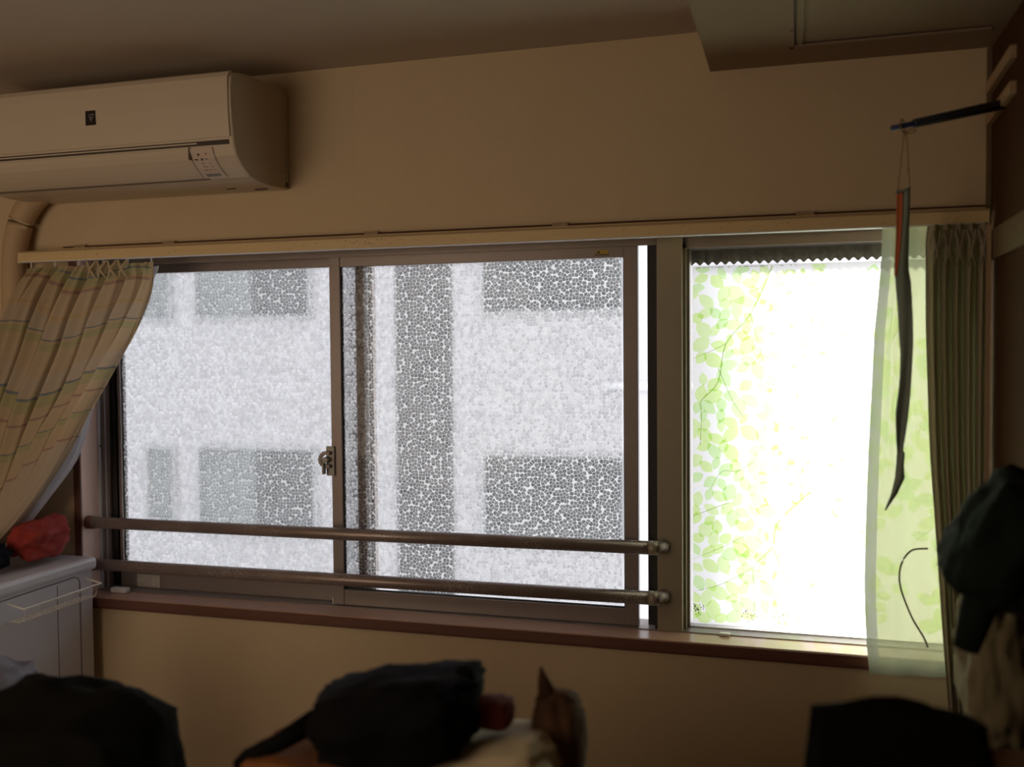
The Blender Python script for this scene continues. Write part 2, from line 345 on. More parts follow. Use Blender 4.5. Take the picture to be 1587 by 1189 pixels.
# ---- sliding sashes
def sash(name, x0, x1, xl, xr, zb0, zb, zt, zt1, y0, y1, filmrect, label):
    r = root(name, ((x0+x1)/2, y0, zb0), label, 'window sash')
    ym = (y0+y1)/2
    obj('stile', B(x0, xl, y0, y1, zb0, zt1, bev=.0012), 'alu', r)
    obj('stile', B(xr, x1, y0, y1, zb0, zt1, bev=.0012), 'alu', r)
    obj('top_rail', B(xl, xr, y0+.002, y1, zt, zt1-.001, bev=.0012), 'alu', r)
    obj('bottom_rail', B(xl, xr, y0+.002, y1, zb0, zb, bev=.0012), 'alu', r)
    obj('gasket', MBX([(xl-.001, xl+.003, ym-.003, ym+.006, zb, zt), (xr-.003, xr+.001, ym-.003, ym+.006, zb, zt), (xl, xr, ym-.003, ym+.006, zb-.001, zb+.003)]), 'rubber', r)
    obj('glass_pane', B(xl, xr, ym, ym+.003, zb-.002, zt+.002), 'glass', r)
    fx0, fx1, fz0, fz1 = filmrect
    bm = bmesh.new(); bm.faces.new([bm.verts.new(p) for p in ((fx0, ym-.001, fz0), (fx1, ym-.001, fz0), (fx1, ym-.001, fz1), (fx0, ym-.001, fz1))])
    f = obj('patterned_film', bm, 'dots', r); return r
fs = sash('front_window_sash', -1.363, -.423, -1.328, -.462, .8655, .912, 1.896, 1.940, .078, .102, (-1.327, -.471, .920, 1.8955),
          'front sliding bronze sash with pebble film and crescent lock, right of centre stile')
rs = sash('rear_window_sash', -2.170, -1.237, -2.150, -1.293, .8655, .925, 1.900, 1.940, .112, .136, (-2.148, -1.295, .930, 1.8985),
          'rear sliding bronze sash with pebble film, left of the crescent lock')
obj('grey_pull_strip', B(-1.262, -1.250, .106, .112, .92, 1.90), 'alulight', rs)['label'] = 'light grey vertical strip'
ss = obj('care_sticker', B(-2.098, -2.012, .1125, .1136, .866+.001, .908), 'sticker', rs); ss['label'] = 'pale printed sticker'
bm = bmesh.new()
for r_ in range(6):
    z = .903-r_*.0065
    for c_ in (0, 1):
        xs = -2.095+c_*.042; n_ = 5
        for k in range(n_):
            if random.random() < .8: bx(bm, xs+k*.0076, xs+k*.0076+.0055, .1121, .1126, z-.0022, z)
bx(bm, -2.0555, -2.0545, .1121, .1126, .868, .907)
obj('sticker_print', bm, 'alu', ss)
ys = obj('warning_sticker', B(-.540, -.505, .0785, .0792, 1.906, 1.917), 'yellow', fs); ys['label'] = 'small yellow sticker'
obj('sticker_print', MBX([(-.543, -.502, .0788, .0795, 1.903, 1.9065), (-.536, -.528, .0780, .0786, 1.909, 1.914)]), 'ink', ys)
# crescent lock
obj('lock_base', B(-1.378, -1.350, .070, .078, 1.262, 1.352, bev=.002), 'steel', fs)
bm = bmesh.new(); tube(bm, [(-1.372, .071, 1.312), (-1.372, .048, 1.312)], [.010, .009], 16); obj('lock_hub', bm, 'steel', fs)
bm = bmesh.new()
for k in range(11):
    a = math.radians(70+k*22)
    bx(bm, -1.372+.021*math.cos(a)-.005, -1.372+.021*math.cos(a)+.005, .056, .068, 1.312+.021*math.sin(a)-.005, 1.312+.021*math.sin(a)+.005, bev=.001)
obj('lock_crescent', bm, 'alu', fs)
obj('lock_lever', B(-1.382, -1.375, .048, .064, 1.268, 1.312, bev=.002), 'steel', fs)
obj('stile_foot', B(-1.366, -1.363, .076, .082, .866, .886), 'whiteplas', fs)

# ---- right fixed light: leaf print film
lf = root('leaf_print_film', (.06, .118, .875), 'frosted film printed with green leaves and twigs on the right pane', 'window film')
bm = bmesh.new(); bm.faces.new([bm.verts.new(p) for p in ((-.277, .120, .874), (.40, .120, .874), (.40, .120, 1.866), (-.277, .120, 1.868))])
obj('film_sheet', bm, 'leaffilm', lf)
BR = [[(-0.064, 1.862), (-0.122, 1.733), (-0.187, 1.653), (-0.208, 1.549), (-0.255, 1.525-.03), (-0.253, 1.463), (-0.257, 1.373)], [(-0.187, 1.653), (-0.23, 1.632), (-0.276, 1.613)], [(-0.122, 1.733), (-0.099, 1.649), (-0.084, 1.596), (-0.05, 1.517)], [(-0.208, 1.588), (-0.17, 1.499), (-0.135, 1.446)], [(-0.093, 1.806), (-0.178, 1.764)], [(0.05, 1.258), (0.022, 1.24), (-0.05, 1.163), (-0.063, 1.099), (-0.113, 1.04), (-0.109, 0.972), (-0.113, 0.897)], [(-0.05, 1.163), (-0.126, 1.131), (-0.196, 1.092), (-0.276, 1.055)], [(-0.113, 1.04), (-0.196, 0.99), (-0.276, 0.963)], [(-0.063, 1.099), (-0.041, 1.044), (-0.007, 0.975)], [(-0.113, 1.33), (-0.156, 1.304), (-0.199, 1.3), (-0.231, 1.249)], [(-0.276, 1.175), (-0.196, 1.209), (-0.178, 1.215)],
      [(.30, 1.80), (.22, 1.62), (.14, 1.5), (.12, 1.38)], [(.38, 1.2), (.27, 1.1), (.2, .97)]]
bm = bmesh.new()
for bi, b in enumerate(BR):
    n = 24; prev = None
    main = bi in (0, 5)
    for k in range(n+1):
        t = k/n; p = interp(b, t); d = (interp(b, min(1, t+.02))-interp(b, max(0, t-.02))); d.normalize()
        wd = (.0024 if main else .0013)*(1-.6*t)
        q = Vector((-d.y, d.x))*wd
        a = bm.verts.new((p.x+q.x, .1188, p.y+q.y)); c = bm.verts.new((p.x-q.x, .1188, p.y-q.y))
        if prev: bm.faces.new((prev[0], a, c, prev[1]))
        prev = (a, c)
obj('twig_print', bm, 'twigink', lf)['kind'] = 'stuff'
PLACED = []
def leaf(bm, x, z, L, wd, ang, y):
    P = []
    prof = [(0, 0), (.12, .5), (.3, .92), (.5, 1), (.7, .8), (.87, .42), (1, 0)]
    for s, h in prof: P.append((s*L, h*wd/2))
    for s, h in prof[-2:0:-1]: P.append((s*L, -h*wd/2))
    ca, sa = math.cos(ang), math.sin(ang)
    vs_ = []
    cx, cz = x+.5*L*ca, z+.5*L*sa
    if cx < -.28 or cx > .39 or cz > 1.86 or cz < .88: return
    for (u_, v_, r_) in PLACED:
        if (u_-cx)**2+(v_-cz)**2 < (.30*(r_+L))**2: return
    PLACED.append((cx, cz, L*.9))
    for a, b in P:
        X, Z = x+a*ca-b*sa, z+a*sa+b*ca
        X = min(.399, max(-.2765, X)); Z = min(1.864, max(.876, Z))
        vs_.append(bm.verts.new((X, y, Z)))
    bm.faces.new(vs_)
LB = {'leafA': bmesh.new(), 'leafB': bmesh.new(), 'leafC': bmesh.new()}
rl = random.Random(11)
cnt = 0
# leaves set in rosettes of three to five round a point, densest along the left edge
for k in range(600):
    x = -.276+abs(rl.gauss(0, .19)) if rl.random() < .72 else rl.uniform(-.27, .40)
    z = rl.uniform(.87, 1.87)
    g = noise.noise(Vector((x*5, z*5, 3.3)))
    if g < -.22 and x < 0: continue
    a0 = rl.uniform(0, 6.28); key = rl.choice(['leafA', 'leafB', 'leafC'] if x < -.1 else ['leafB', 'leafC', 'leafA'])
    for q in range(rl.randint(2, 4)):
        a = a0+q*rl.uniform(.9, 1.5); L = rl.uniform(.036, .062)
        leaf(LB[key], x+.004*math.cos(a), z+.004*math.sin(a), L, L*rl.uniform(.55, .75), a, {'leafA': .1192, 'leafB': .1196, 'leafC': .1194}[key]-cnt*1e-7); cnt += 1
for k, b_ in LB.items():
    o = obj('leaf_print', b_, k, lf); o['kind'] = 'stuff'
bm = bmesh.new()
for cx, n_ in ((-.268, 26), (-.262, 14), (-.13, 12), (-.115, 12), (-.055, 6), (-.03, 8), (.005, 6)):
    for k in range(n_):
        x = cx+rl.gauss(0, .007); z = .905+rl.gauss(0, .008)+(.01 if cx < -.2 else 0); s = rl.uniform(.0006, .0016)
        if x < -.275: continue
        bx(bm, x-s, x+s, .1178, .1184, z-s, z+s)
for k in range(40):
    x = rl.uniform(-.27, .0); s = rl.uniform(.0006, .0012); bx(bm, x-s*2, x+s*2, .1178, .1184, 1.862, 1.8635)
for k in range(14):
    x = rl.uniform(-.2, .2); z = rl.uniform(.95, 1.8); s = .0008; bx(bm, x-s, x+s, .1178, .1184, z-s, z+s)
obj('mould_spots', bm, 'mould', lf)['kind'] = 'stuff'

# ---- corrugated sheet seen above the film
def cor(u, v):
    x = -.33+u*.80
    return Vector((x, .150+v*.012, 1.945-v*.068+.0042*math.sin(x*2*math.pi/.0232)))
aw = tag(obj('corrugated_awning', grid(cor, 480, 3), 'moss', smooth=True), 'mossy corrugated sheet edge outside, above the leaf film', 'awning')
so = aw.modifiers.new('thickness', 'SOLIDIFY'); so.thickness = .003

# ================================================================== OUTSIDE
nb = root('neighbouring_building', (-4, 3.6, -3), 'white tiled building facade beyond the pebble film', 'building')
FX0, FX1, FZ0, FZ1 = -9.0, .02, -3.0, 5.3
wins = [(-4.87, -4.45, 1.90, 2.55), (-4.22, -3.31, 1.90, 2.55), (-2.01, -1.08, 1.90, 2.55), (-4.66, -4.447, .40, .93), (-4.22, -3.29, .32, .94), (-2.01, -1.08, .35, .935)]
obj('facade_wall', B(FX0, FX1, 3.60, 7.6, FZ0, FZ1), 'facade', nb)
obj('recess_panel', B(-2.65, -2.245, 3.585, 3.60, FZ0, FZ1), 'recess', nb)
obj('ledge', B(-1.2, FX1, 3.57, 3.60, 1.385, 1.425), 'alulight', nb)
for x0, x1, z0, z1 in wins:
    f = obj('window', MBX([(x0, x1, 3.57, 3.60, z0-.02, z0), (x0, x1, 3.57, 3.60, z1, z1+.02), (x0-.02, x0, 3.57, 3.60, z0-.02, z1+.02), (x1, x1+.02, 3.57, 3.60, z0-.02, z1+.02)]), 'far_frame', nb)
    if x1-x0 > .6:
        xm = (x0+x1)/2
        obj('pane', B(x0, xm, 3.585, 3.599, z0, z1), 'winglass_out2' if x0 < -3 else 'winglass_out', f); obj('pane', B(xm, x1, 3.58, 3.599, z0, z1), 'winglass_out', f)
    else: obj('pane', B(x0, x1, 3.585, 3.599, z0, z1), 'winglass_out2', f)
struct(obj('ground', B(-12, 8, .16, 9, -3.2, -3.0), 'concrete'))

# ================================================================== SAFETY RAILS
for nm, z0, z1, lab in (('safety_rail', 1.092, 1.099, 'upper brown tubular rail across the sliding window'), ('safety_rail', .955, .961, 'lower brown tubular rail across the window, just above the sill')):
    r = root(nm, (-1.28, .025, z0), lab, 'rail', 'tubular rails across the window')
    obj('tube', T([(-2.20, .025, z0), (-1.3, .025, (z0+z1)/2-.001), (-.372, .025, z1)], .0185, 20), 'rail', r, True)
    obj('end_socket', T([(-2.2145, .025, z0), (-2.19, .025, z0)], [.0215, .0205], 20), 'silldark', r, True)
    obj('end_ring', T([(-2.191, .025, z0), (-2.187, .025, z0)], .0200, 20), 'steel', r, True)
    obj('end_cap', T([(-.386, .025, z1), (-.362, .025, z1)], .0196, 20), 'alu2', r, True)
    obj('end_bracket', T([(-.366, .010, z1), (-.358, .050, z1), (-.352, .061, z1)], [.012, .014, .019], 16), 'alu', r, True)
tag(obj('sill_block', B(-2.143, -2.085, .035, .060, .8624, .878, bev=.003), 'whiteplas', None), 'small white block on the sill beside the left jamb', 'block')
tag(obj('sill_clip', B(-.200, -.172, .050, .066, .8624, .8705, bev=.002), 'whiteplas', None), 'tiny grey clip on the sill below the leaf film', 'clip')

# ================================================================== CURTAIN RAIL
cr_ = root('curtain_rail', (-.96, -.06, 1.93), 'long cream curtain rail above the whole window', 'curtain rail')
obj('rail_face', B(-2.375, .436, -.075, -.068, 1.933, 1.962, bev=.0015), 'trim', cr_)
obj('rail_top', B(-2.375, .436, -.068, -.0305, 1.953, 1.959), 'trim', cr_)
obj('rail_lip', B(-2.375, .436, -.078, -.067, 1.9615, 1.9655, bev=.001), 'beigewood', cr_)
obj('rail_lower_lip', B(-2.375, .436, -.076, -.060, 1.930, 1.9335, bev=.001), 'whiteplas', cr_)
bm = bmesh.new(); rr = random.Random(3)
for k in range(120):
    x = rr.gauss(-1.10, .12) if k < 45 else rr.uniform(-2.3, .4); z = rr.uniform(1.937, 1.958); s = rr.uniform(.0006, .0016)
    if x < .43 and x > -2.37: bx(bm, x-s, x+s, -.0756, -.0748, z-s*.6, z+s*.6)
obj('specks', bm, 'speck', cr_)['kind'] = 'stuff'

# ================================================================== LEFT CURTAIN
RC = [(-1.87, -.075, 1.928), (-1.867, -.087, 1.869), (-1.888, -.099, 1.791), (-1.924, -.111, 1.698), (-1.97, -.123, 1.617), (-2.02, -.135, 1.533), (-2.068, -.147, 1.461), (-2.115, -.159, 1.377), (-2.166, -.171, 1.294), (-2.229, -.183, 1.205), (-2.305, -.195, 1.115), (-2.42, -.207, 1.002)]
LC = [(-2.343, -.075, 1.924), (-2.385, -.087, 1.843), (-2.417, -.099, 1.741), (-2.449, -.111, 1.619), (-2.482, -.123, 1.496), (-2.518, -.135, 1.373), (-2.548, -.147, 1.251), (-2.578, -.159, 1.128), (-2.608, -.171, 1.025), (-2.624, -.183, .944), (-2.64, -.195, .864), (-2.656, -.207, .763)]
def left_curtain(dy, amp, nf, ph, top, dx=0):
    def f(u, v):
        uu = u**(1+.25*min(1, v*1.6))
        a = interp(LC, v); b = interp(RC, v); p = a.lerp(b, uu)
        w_ = 2*math.pi*nf*u+ph+.9*math.sin(3.1*u*2+v*2)
        k = min(1, v*5)
        am = amp*(.35+.65*k)*(1+.5*math.sin(5*u+2*v))
        s = math.sin(w_)
        s = math.copysign(abs(s)**.65, s)
        y = dy+am*(s-.30*math.sin(2*w_+1))
        x = .012*k*math.cos(w_)
        n = noise.noise(Vector((u*6, v*5, ph)))*.024*k
        if v < .04 : y += .004*math.sin(2*math.pi*nf*3*u)
        edge = min(1, (1-u)*22)
        return Vector((p.x+dx+x*edge, p.y+y*(.25+.75*edge)+n, p.z+top-.004*abs(math.sin(w_))*k))
    return f
lc = root('plaid_curtain', (-2.1, -.09, 1.93), 'beige plaid curtain with blue and green stripes, drawn to the left', 'curtain')
LEN = 1.08
def uvL(u, v):
    off = .055*max(0, 1-u*2.1)
    return (u*1.6, v*LEN+.02*math.sin(u*9)-.0+(off if v > .02 else 0))
obj('curtain_fabric', grid(left_curtain(0, .036, 8, .4, -.012), 400, 110, uvL), 'plaid', lc, True)
# smocked header and hooks
bm = bmesh.new()
for gx in (-2.075, -2.038, -2.0, -1.962):
    for s in (-1, 1):
        tube(bm, [(gx-s*.016, -.100, 1.923), (gx, -.108, 1.897), (gx+s*.014, -.100, 1.872)], [.0035, .0045, .003], 6)
obj('header_cords', bm, 'creamcloth', lc)['kind'] = 'stuff'
for X in (-2.33, -2.24, -2.15, -2.06, -1.97, -1.885):
    obj('hook', T([(X, -.066, 1.934), (X, -.066, 1.912), (X, -.073, 1.905)], .0025, 6), 'whiteplas', lc)
obj('side_hem', grid(lambda u, v: interp(RC, v*.8)+Vector((-.006+u*.007, -.004-.0, -.010)), 2, 60), 'creamcloth', lc)
ll = root('sheer_curtain', (-2.1, -.05, 1.93), 'white sheer curtain showing behind the edge of the plaid curtain', 'curtain')
def lw(u, v):
    p = left_curtain(.045, .006, 7, 1.4, -.02, .0)(u, v); p.x += u*(-.040+.045*math.exp(-(v/.09)**2)+.050*max(0, min(1, (v-.42)*4))); return p
obj('sheer_fabric', grid(lw, 120, 60), 'lacewhite', ll, True)

# ================================================================== RIGHT CURTAINS
LA = [(0.2, 1.935), (0.198, 1.858), (0.192, 1.78), (0.182, 1.669), (0.177, 1.542), (0.17, 1.383), (0.165, 1.222), (0.162, 1.061), (0.164, 0.98), (0.168, 0.9), (0.175, 0.826)]
zs = [p[1] for p in LA]
def la(v):
    z = 1.935+(.826-1.935)*v
    for (x0, z0), (x1, z1) in zip(LA, LA[1:]):
        if z0 >= z >= z1: return x0+(x1-x0)*(z0-z)/(z0-z1), z
    return LA[-1]
def lacef(u, v):
    x, z = la(v); X = x+u*(.432-x)
    y = -.055+.006*math.sin(u*19+.4)*(1-.4*v)+.012*math.exp(-((u-.17-.02*v)/.03)**2)*(1 if v < .35 else max(0, 1-(v-.35)*3))
    return Vector((X, y, z+.010*u*v))
r2 = root('green_tinged_sheer_curtain', (.3, -.055, 1.935), 'pale greenish sheer curtain hanging over the right edge of the leaf film', 'curtain')
obj('sheer_fabric', grid(lambda u, v: lacef(.10+.90*u, v*.985), 90, 60), 'lace', r2, True)
obj('side_hem', grid(lambda u, v: lacef(u*.10, v), 4, 60), 'lacehem', r2, True)
obj('bottom_hem', grid(lambda u, v: lacef(.10+.90*u, .985+v*.015), 60, 2), 'lacehem', r2, True)
PCt = [(0.297, 1.930), (0.294, 1.852), (0.295, 1.698), (0.3, 1.544), (0.306, 1.389), (0.317, 1.234), (0.328, 1.078), (0.339, 0.922), (0.365, 0.60)]
def drape(u, v):
    p = interp(PCt, v); X = p.x+u*(.431-p.x)
    pin = math.exp(-((v-.075)/.035)**2)
    am = .014*(1-.75*pin)
    w_ = 2*math.pi*5*u+.5+1.4*v*u+1.1*math.sin(v*4)*u
    return Vector((X+.004*math.sin(w_*1.0)*(1-pin), -.088+am*math.sin(w_)+.004*math.sin(2*w_), p.y))
r3 = root('taupe_pleated_curtain', (.36, -.09, 1.93), 'taupe pinch-pleated curtain bunched against the dark cabinet', 'curtain')
obj('curtain_fabric', grid(drape, 160, 90), 'drape', r3, True)
bm = bmesh.new()
for gx in (.318, .343, .368, .393, .418):
    for s in (-1, 1):
        tube(bm, [(gx-s*.009, -.098, 1.915), (gx, -.108, 1.862), (gx+s*.008, -.103, 1.828)], [.0035, .0028, .001], 6)
obj('pinch_pleats', bm, 'drape', r3)['kind'] = 'stuff'
obj('side_hem', B(.424, .434, -.105, -.098, .9, 1.925), 'beigewood', r3)

# ================================================================== AIR CONDITIONER
AX0, AX1 = -2.33, -1.450
prof = [(-.003, 2.403), (-.018, 2.404), (-.095, 2.4075), (-.181, 2.405), (-.263, 2.396), (-.292, 2.389), (-.303, 2.378), (-.306, 2.355), (-.306, 2.304), (-.302, 2.254), (-.296, 2.204), (-.283, 2.172), (-.255, 2.146), (-.217, 2.125), (-.173, 2.119), (-.104, 2.118), (-.016, 2.122), (-.003, 2.122)]
def prism(pr, x0, x1, bev=0):
    bm = bmesh.new(); A = [bm.verts.new((x0, y, z)) for y, z in pr]; Bv = [bm.verts.new((x1, y, z)) for y, z in pr]; n = len(pr)
    for i in range(n): bm.faces.new((A[i], A[(i+1) % n], Bv[(i+1) % n], Bv[i]))
    f1 = bm.faces.new(A[::-1]); f2 = bm.faces.new(Bv)
    if bev: bmesh.ops.bevel(bm, geom=list(f2.edges), offset=bev, segments=3, affect='EDGES', profile=.5)
    bmesh.ops.recalc_face_normals(bm, faces=bm.faces); return bm
def outward(pr, d):
    o = []
    for i, (y, z) in enumerate(pr):
        a = Vector(pr[max(0, i-1)]); b = Vector(pr[min(len(pr)-1, i+1)]); t = (b-a).normalized(); o.append((y-t.y*-1*d*-1 if False else y+(-(-t.y))*d*1.0, z-t.x*d))
    return o
def shell(pr, x0, x1, d, bev=.0):
    # profile runs top -> down along the front (y negative is the room side)
    o = []
    for i, (y, z) in enumerate(pr):
        a = Vector(pr[max(0, i-1)]); b = Vector(pr[min(len(pr)-1, i+1)]); t = (b-a).normalized()
        nrm = Vector((t.y, -t.x))
        if nrm.x > 0: nrm = -nrm
        o.append((y+nrm.x*d, z+nrm.y*d))
    inn = []
    for (y, z), (oy, oz) in zip(pr, o): inn.append((y+(y-oy)*.5, z+(z-oz)*.5))
    return prism(o+inn[::-1], x0, x1)
ac = root('air_conditioner', (-1.9, -.15, 2.12), 'yellowed white split air conditioner high on the wall at upper left', 'air conditioner')
obj('body', prism(prof, AX0, AX1, .004), 'ac', ac)
obj('side_cover', prism([(y*.985-.002, 2.262+(z-2.262)*.985) for y, z in prof], AX1-.003, AX1+.0012), 'ac_side', ac)
up_ = [(-.285, 2.392), (-.298, 2.386), (-.305, 2.375), (-.3065, 2.355), (-.3065, 2.304), (-.3025, 2.254), (-.2985, 2.219)]
fp = obj('front_panel', shell(up_, AX0+.001, AX1-.006, .0055), 'ac', ac)
obj('slot_strip', shell([(-.2975, 2.212), (-.2955, 2.200)], AX0+.001, -1.462, .0012), 'ac_dark', ac)
obj('slot_lip', shell([(-.298, 2.2085), (-.2973, 2.2050)], AX0+.001, -1.56, .0026), 'ac', ac)
fl_ = [(-.294, 2.196), (-.289, 2.184), (-.281, 2.170), (-.268, 2.158), (-.254, 2.147), (-.236, 2.136), (-.222, 2.130)]
fl = obj('louver', shell(fl_, AX0+.02, -1.588, .004), 'ac', ac)
obj('louver_gap', shell([(-.220, 2.1275), (-.213, 2.1245)], AX0+.02, -1.575, .001), 'ac_dark', ac)
dp = obj('display_panel', shell(fl_, -1.585, -1.515, .0042), 'ac_disp', ac); dp['label'] = 'small indicator panel with lamps and markings'
obj('panel_seam', MBX([(-1.5872, -1.5856, -.3, -.27, 2.165, 2.198)]), 'inkgrey', dp)
def on_flap(x, s, w_, h_, mat, nm='marking', par=None):
    """small print on the display panel; s runs 0..1 down the flap"""
    p = interp(fl_, s); q = interp(fl_, min(1, s+.02)); t = (Vector(q)-Vector(p)).normalized(); n_ = Vector((t.y, -t.x)); n_ = -n_ if n_.x > 0 else n_
    c = Vector(p)+n_*.0046
    bm = bmesh.new(); vs_ = []
    for sx, st in ((-1, -1), (1, -1), (1, 1), (-1, 1)):
        cc = c+t*(st*h_/2); vs_.append(bm.verts.new((x+sx*w_/2, cc.x, cc.y)))
    bm.faces.new(vs_); return obj(nm, bm, mat, par or dp)
for x, s, w_, h_, mt in ((-1.562, .20, .008, .003, 'ink'), (-1.562, .235, .004, .004, 'ink'), (-1.538, .20, .005, .003, 'ink'),
                     (-1.573, .34, .010, .004, 'ink'), (-1.555, .34, .006, .007, 'ink'), (-1.541, .34, .010, .003, 'inkgrey'),
                     (-1.558, .46, .012, .002, 'inkgrey'), (-1.536, .47, .004, .003, 'inkgrey'), (-1.556, .57, .014, .003, 'inkgrey'), (-1.534, .57, .004, .003, 'inkgrey'),
                     (-1.561, .67, .007, .003, 'ink'), (-1.547, .67, .016, .002, 'inkgrey'), (-1.532, .67, .004, .003, 'inkgrey')):
    on_flap(x, s, w_, h_, mt)
on_flap(-1.549, .84, .046, .011, 'lcd', 'sensor_window')
lg = obj('badge', B(-1.907, -1.874, -.3135, -.3105, 2.277, 2.317, bev=.0008), 'logo', ac); lg['label'] = 'small black badge with a silver cluster emblem'
bm = bmesh.new()
for dx, dz in ((-.005, .006), (.0, .0075), (.006, .008), (.009, .0065), (-.004, 0), (.002, .001), (.006, .000), (-.001, -.005), (.003, -.0045), (.001, -.009)):
    tube(bm, [(-1.889+dx, -.3142, 2.298+dz), (-1.889+dx, -.3134, 2.298+dz)], .0017, 8)
obj('emblem', bm, 'silver', lg)
obj('lower_slot', B(-1.60, -1.57, -.1, -.094, 2.1165, 2.1185), 'ac_dark', ac); obj('lower_slot', B(-1.53, -1.49, -.06, -.054, 2.1165, 2.119), 'ac_dark', ac)
obj('side_notch', B(AX1-.001, AX1+.0022, -.022, -.012, 2.128, 2.142), 'ac_dark', ac)
bm = bmesh.new()
for a, b in (((-.04, 2.190), (-.015, 2.185)), ((-.045, 2.172), (-.022, 2.170)), ((-.047, 2.170), (-.047, 2.135)), ((-.047, 2.135), (-.035, 2.128))):
    tube(bm, [(AX1+.0012, a[0], a[1]), (AX1+.0012, b[0], b[1])], .0007, 5)
obj('knockout_line', bm, 'inkgrey', ac)
# duct
dpts = [(-2.26, -.055, 2.17), (-2.29, -.052, 2.155), (-2.335, -.050, 2.125), (-2.375, -.050, 2.075), (-2.40, -.050, 2.01), (-2.412, -.050, 1.93), (-2.415, -.050, 1.8), (-2.418, -.050, 1.5), (-2.425, -.050, 1.15), (-2.425, -.01, 1.06)]
dense = [interp(dpts, k/60) for k in range(61)]
tag(obj('refrigerant_duct', T(dense, .038, 20), 'pipe', None, True), 'beige wrapped pipe bending down the wall behind the plaid curtain', 'pipe')

# ================================================================== HANGING RIBBON
rd = root('hanging_rod', (.3, -.2, 2.16), 'blue rod jutting from the dark cabinet at upper right', 'rod')
A_, B_ = Vector((.199, -.30, 2.121)), Vector((.475, -.17, 2.190)); d_ = B_-A_
obj('thin_tube', T([A_, A_+d_*.3], .0062, 12), 'blue', rd, True)
obj('thick_tube', T([A_+d_*.17, A_+d_*.175, A_+d_*.95], [.0085, .0098, .0120], 14), 'navy', rd, True)
st_ = root('twine_loop', (.232, -.29, 2.11), 'thin brown cord looped over the rod, holding the ribbon', 'cord')
obj('cord_loop', T([(.222+.0105*math.cos(a)*.5, -.2895+.012*math.cos(a), 2.127+.014*math.sin(a)) for a in [k*math.pi/8 for k in range(17)]], .0016, 6), 'twine', st_)
obj('cord_strand', T([(.226, -.288, 2.113), (.222, -.27, 2.06), (.2165, -.2515, 1.985)], .0011, 6), 'twine', st_)
obj('cord_strand', T([(.230, -.288, 2.113), (.236, -.27, 2.06), (.2415, -.2515, 1.992)], .0011, 6), 'twine', st_)
obj('knot', T([(.226, -.288, 2.111), (.232, -.290, 2.112)], .004, 8), 'twine', st_)
bm = bmesh.new(); tube(bm, [(.230+.010+.010*math.cos(a), -.291, 2.114+.004*math.sin(a)) for a in [k*math.pi/6 for k in range(13)]], .0014, 6)
obj('bow', bm, 'twine', st_)
bm = bmesh.new(); tube(bm, [(.2375, -.262, 2.038), (.238, -.261, 2.032)], [.0022, .0022], 6)
obj('knot', bm, 'twine', st_)
RB = [(.215, .243, 1.995), (.215, .242, 1.913), (.212, .241, 1.825), (.213, .246, 1.783), (.218, .249, 1.725), (.221, .250, 1.666), (.224, .249, 1.620), (.221, .246, 1.550), (.215, .242, 1.491), (.217, .235, 1.433), (.219, .231, 1.406), (.219, .235, 1.401), (.217, .233, 1.374), (.214, .235, 1.343), (.206, .220, 1.307), (.192, .197, 1.269)]
rbn = root('twisted_ribbon', (.23, -.25, 1.27), 'long dark twisted ribbon with orange upper edge, hanging before the sheer curtain', 'ribbon')
def rib(a0, a1, y):
    def f(u, v):
        p = interp(RB, v) if v < .6 else Vector([(1-(v*15-int(min(v*15, 14))))*a+(v*15-int(min(v*15, 14)))*b for a, b in zip(RB[int(min(v*15, 14))], RB[int(min(v*15, 14))+1])])
        t = a0+(a1-a0)*u
        return Vector((p.x+(p.y-p.x)*t, y+.006*math.sin(v*14)*(t-.5)+.003*math.sin(t*6+v*9), p.z+.004*(t-.5)*(1 if v < .02 else 0)))
    return f
o = obj('ribbon_strip', grid(rib(0, 1, -.250), 8, 120), 'ribbon', rbn, True); s_ = o.modifiers.new('t', 'SOLIDIFY'); s_.thickness = .0015
def orr(u, v):
    zt = v*.17; p = interp(RB, zt*1.0); wd = .46*(1-(v**2)*.8)
    return Vector((p.x-.001+(p.y-p.x)*u*wd, -.2535+.003*math.sin(u*3), p.z-.008*(1-v)))
o = obj('orange_edge', grid(orr, 4, 30), 'ribbon_or', rbn, True)
s_ = o.modifiers.new('t', 'SOLIDIFY'); s_.thickness = .001
obj('top_batten', T([(.212, -.254, 1.986), (.228, -.254, 1.991), (.2435, -.254, 1.998)], [.0035, .003, .002], 8), 'ribbon', rbn)
obj('barb', T([(.199, -.25, 1.283), (.2, -.25, 1.275), (.197, -.25, 1.272)], .0012, 6), 'ribbon', rbn)

# ================================================================== CABINET AT RIGHT
cb = root('tall_cabinet', (.7, -.6, 0), 'tall dark brown wooden cabinet along the right side', 'cabinet')
obj('side_panel', B(.446, .468, -1.7, -.02, 0, 2.355, bev=.002), 'darkwood', cb)
obj('carcass', MBX([(.468, .99, -1.7, -.02, 2.335, 2.355), (.468, .99, -1.7, -.02, 0, .08), (.468, .99, -.04, -.02, .08, 2.335), (.97, .99, -1.7, -.04, .08, 2.335)]), 'darkwood', cb)
obj('corner_strip', B(.438, .446, -.03, -.006, .9, 2.355), 'cleatwood', cb)
for z in (2.258, 2.182):
    o = obj('hanger_bracket', prism([(-.02, z-.014), (-.02, z+.014), (-.30, z+.022), (-.30, z-.004)], .434, .446), 'beigewood', cb)
obj('shelf_cleat', B(.438, .446, -.55, -.05, 1.845, 1.915, bev=.002), 'cleatwood', cb)
